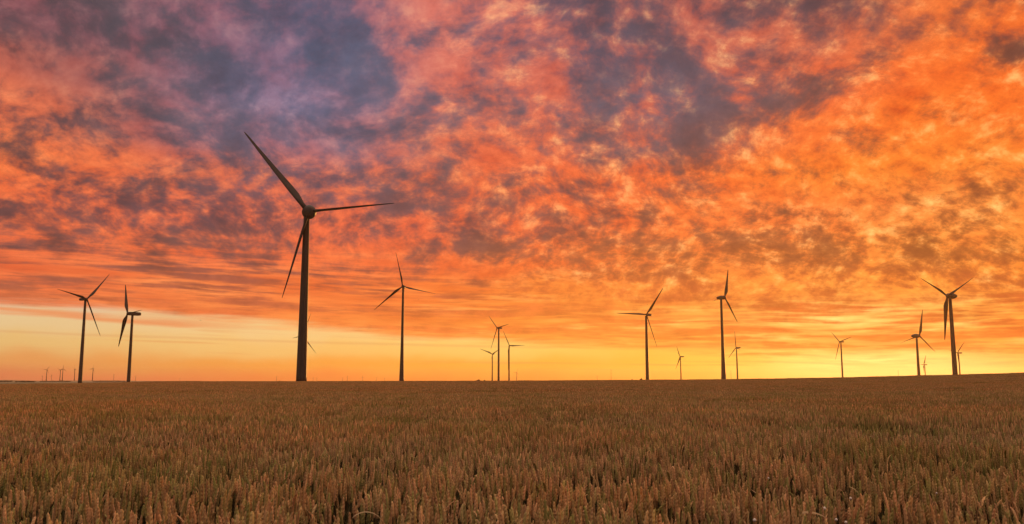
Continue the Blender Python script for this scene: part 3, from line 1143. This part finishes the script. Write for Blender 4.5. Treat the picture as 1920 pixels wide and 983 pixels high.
def bush(x, row, Y, wpx, hpx, lab, seed):
    r_ = np.random.default_rng(seed)
    top = unp(x, row - hpx, Y).z
    g = unp(x, row, Y)
    gz = float(ground_z(g.x, g.y)) - 0.2
    W = wpx * Y / FPX
    H = top - gz
    root = empty('bush', (g.x, g.y, gz), lab, 'bush', 'bushes on the skyline')
    B = ([], [], [])
    vs_, fs_ = [], []
    for k in range(6):
        a_ = r_.uniform(0, 6.28)
        rad = r_.uniform(.1, .32) * W
        hh = H * r_.uniform(.55, .8)
        leafy(B, math.cos(a_) * rad, math.sin(a_) * rad, hh, W * .26, W * .26, H * .24, 160, .03 * W + .12, r_)
    leafy(B, 0, 0, H * .35, W * .42, W * .4, H * .34, 420, .03 * W + .12, r_)
    leaves_obj('crown', B, root)
    v, f = loft([ring(0, .16, 8), ring(H * .3, .12, 8), ring(H * .7, .06, 8)])
    mesh_obj('trunk', v, f, M['bark'], root, True)


bush(897.5, 714.5, 1500, 8, 3.6, 'low rounded bush on the skyline left of the middle turbine cluster', 1)
bush(908.5, 714.5, 1500, 4.5, 1.9, 'small bush beside the rounded one, left of the middle cluster', 2)
bush(1185, 713.5, 1200, 4, 2.4, 'smaller of two low bushes left of the tall level-bladed turbine', 3)
bush(1201.5, 713.5, 1200, 5.5, 4.2, 'larger of two low bushes left of the tall level-bladed turbine', 4)
bush(232, 718, 900, 7, 1.4, 'flat bush at the foot of the side-on turbine', 5)
bush(524, 715.5, 1500, 5, 1.4, 'small bush on the skyline left of the largest tower', 6)

r_ = np.random.default_rng(3)
B = ([], [], [])
for px0, px1, Y, hm in ((-30, 22, 3300, 5), (30, 66, 2600, 4), (76, 132, 3600, 5), (175, 235, 4200, 5)):
    x = px0
    while x < px1:
        g = unp(x, 716, Y)
        z = float(ground_z(g.x, g.y))
        hh = hm * r_.uniform(.6, 1.25)
        leafy(B, g.x, g.y, z + hh * .45, 4.5, 4.5, hh * .55, 60, .9, r_)
        x += r_.uniform(.8, 3.2) * 3000 / Y
o = leaves_obj('tree_line', B)
o['kind'] = 'stuff'
o['label'] = 'broken dark hedgerows across the distant fields on the far left'
o['category'] = 'hedgerow'


# ---------------------------------------------------------------- foreground details among the ears
def at_ground(px, py, h):
    """the ground point under a thing whose top, h above the soil, is seen at px, py"""
    lo, hi = 1.0, 200.0
    for _ in range(50):
        m_ = (lo + hi) / 2
        p = unp(px, py, m_)
        if p.z - float(ground_z(p.x, p.y)) > h:
            lo = m_
        else:
            hi = m_
    return unp(px, py, lo)


def col_mesh(name, parts, mat, parent=None):
    B_ = Buf()
    for v, f, c_ in parts:
        B_.add(np.asarray(v, float), f, np.array(c_))
    o = B_.obj(name, mat)
    C.objects.link(o)
    if parent:
        o.parent = parent
    return o


def strip_leaf(p0, d0, L, w, droop, n=8, side=None):
    p = np.array(p0, float)
    az_, e = d0
    o_ = np.array([math.cos(az_), math.sin(az_), 0])
    sd_ = np.array([-o_[1], o_[0], 0]) if side is None else np.array(side)
    v = [p - sd_ * w * .5, p + sd_ * w * .5]
    for i in range(n):
        e -= droop / n
        p = p + (o_ * math.cos(e) + np.array([0, 0, math.sin(e)])) * L / n
        ww = w * (1 - ((i + 1) / n) ** 2.2) + .0006
        v += [p - sd_ * ww, p + sd_ * ww]
    return np.array(v), [(2 * i, 2 * i + 1, 2 * i + 3, 2 * i + 2) for i in range(n)]


BL = 'small pale flower heads among the wheat'
for px, py, s_, lab in (
        (1441, 897, 1.0, 'small pale flower head in the wheat, highest up of the pale dots at right'),
        (1595, 935, 1.1, 'pale flower head in the dark gap under the curled straw'),
        (1546, 954, 1.2, 'pale pointed flower head above the lying straw'),
        (1415, 976, 1.2, 'pale flower head nearest the bottom edge, left of the lying straw'),
        (1568, 975, 1.0, 'left of two pale flower heads side by side at the bottom edge'),
        (1586, 980, 1.0, 'right of two pale flower heads side by side at the bottom edge'),
        (1756, 925, .8, 'pale flower head standing alone at lower right')):
    h = .80
    p = at_ground(px, py, h)
    gz = float(ground_z(p.x, p.y))
    root = empty('flower', (p.x, p.y, gz), lab, 'flower', BL)
    parts = []
    rr_ = .0085 * s_
    v, f = tube(np.array([[0, 0, 0], [.01, .0, .4], [0, 0, h - rr_]]), [.002, .0018, .0014], 4)
    col_mesh('stem', [(v, f, (.09, .11, .04))], M['wheat'], root)
    hv = []
    for i in range(6):
        t = i / 5
        hv.append([(math.cos(a_) * rr_ * math.sin(math.pi * (.12 + .8 * t)) * (1 + .12 * (k % 2)), math.sin(a_) * rr_ * math.sin(math.pi * (.12 + .8 * t)) * (1 + .12 * (k % 2)), h - rr_ + 2.2 * rr_ * t)
                   for k, a_ in enumerate(np.linspace(0, 2 * np.pi, 11)[:-1])])
    v, f = loft(hv)
    pm = M.get('petal') or material('petal', (.62, .55, .48), .7)[0]
    M['petal'] = pm
    mesh_obj('flower_head', v, f, pm, root, True)

for px, py, az0, e0, L, dr, w, lab in (
        (1502, 962, 0.05, .25, .19, .9, .007, 'pale dry straw leaf lying level across the ears near the bottom edge'),
        (1592, 913, -.3, -.1, .12, 1.3, .005, 'curled pale straw hooking down over a dark gap at lower right'),
        (1408, 918, .1, -.5, .28, .5, .0035, 'straight straw leaning to the right at lower right'),
        (660, 972, .0, .95, .22, 1.9, .0035, 'thin straw arching over the ears at the bottom left of the middle'),
        (236, 957, .1, -.4, .10, .3, .004, 'short pale broken straw in the dark gap at bottom left')):
    p = at_ground(px, py, .80)
    gz = float(ground_z(p.x, p.y))
    st_v, st_f = tube(np.array([[0, 0, 0], [-.02, .01, .45], [0, 0, .80]]), [.002, .0018, .0014], 4)
    lv, lf = strip_leaf((0, 0, .80), (az0, e0), L, w, dr, side=(0, .55, .83))
    o = col_mesh('dry_straw', [(st_v, st_f, (.16, .13, .06)), (lv, lf, (.50, .38, .22))], M['wheat'])
    o.location = (p.x, p.y, gz)
    o['label'] = lab; o['category'] = 'straw'; o['group'] = 'bent dry straws among the wheat'

WG = 'green weeds growing in the wheat'
for px, py, hh, rad, nl_, seed, lab in (
        (480, 900, .80, .10, 26, 1, 'tuft of green weed leaves in the lower left foreground wheat'),
        (545, 880, .80, .08, 18, 7, 'small green weed tuft right of the lower left one'),
        (722, 752, .92, .9, 120, 2, 'wide green weed patch far out in the field below the slim turbine'),
        (824, 755, .92, .6, 90, 3, 'narrower green weed patch right of the wide one, far out in the field'),
        (1900, 862, .84, .14, 34, 4, 'green weed tuft at the right edge of the photo'),
        (1008, 738, .92, .9, 90, 5, 'faint green weed patch farthest out in the field')):
    r_ = np.random.default_rng(seed)
    p = at_ground(px, py, hh)
    gz = float(ground_z(p.x, p.y))
    parts = []
    for _ in range(nl_):
        a_ = r_.uniform(0, 6.28)
        rr_ = rad * r_.uniform(0, 1) ** .6
        x0, y0 = math.cos(a_) * rr_, math.sin(a_) * rr_
        sc_ = 1 if rad < .3 else 2.2
        v, f = strip_leaf((x0, y0, hh * r_.uniform(.45, .75)), (r_.uniform(0, 6.28), r_.uniform(.9, 1.45)), r_.uniform(.16, .30), .007 * sc_ * r_.uniform(.7, 1.4), r_.uniform(.2, 1.1))
        parts.append((v, f, np.array((.06, .10, .025)) * r_.uniform(.7, 1.5)))
        v, f = tube(np.array([[x0, y0, 0], [x0, y0, hh * .75]]), [.003 * sc_, .002 * sc_], 3)
        parts.append((v, f, (.07, .09, .03)))
    o = col_mesh('weed', parts, M['wheat'])
    o.location = (p.x, p.y, gz)
    o['label'] = lab; o['category'] = 'weed'; o['group'] = WG

# ---------------------------------------------------------------- evening haze
if HAZE:
    zlo = float(va[:, 2].min()) - 1.0
    v = [(x, y, z) for z in (zlo, 175.0) for x, y in ((-14500, -14500), (14500, -14500), (14500, 14500), (-14500, 14500))]
    f = [(3, 2, 1, 0), (4, 5, 6, 7), (0, 1, 5, 4), (1, 2, 6, 5), (2, 3, 7, 6), (3, 0, 4, 7)]
    hm = bpy.data.materials.new('haze')
    hm.use_nodes = True
    nt = hm.node_tree
    nt.nodes.clear()
    ov = nt.nodes.new('ShaderNodeOutputMaterial')
    pv = nt.nodes.new('ShaderNodeVolumePrincipled')
    pv.inputs['Color'].default_value = (1.0, 0.74, 0.48, 1)
    pv.inputs['Density'].default_value = HAZE
    pv.inputs['Anisotropy'].default_value = 0.6
    nt.links.new(pv.outputs[0], ov.inputs['Volume'])
    ho = mesh_obj('haze', v, f, hm)
    ho['kind'] = 'stuff'
    ho['label'] = 'thin evening haze over the whole plain'
    ho['category'] = 'haze'
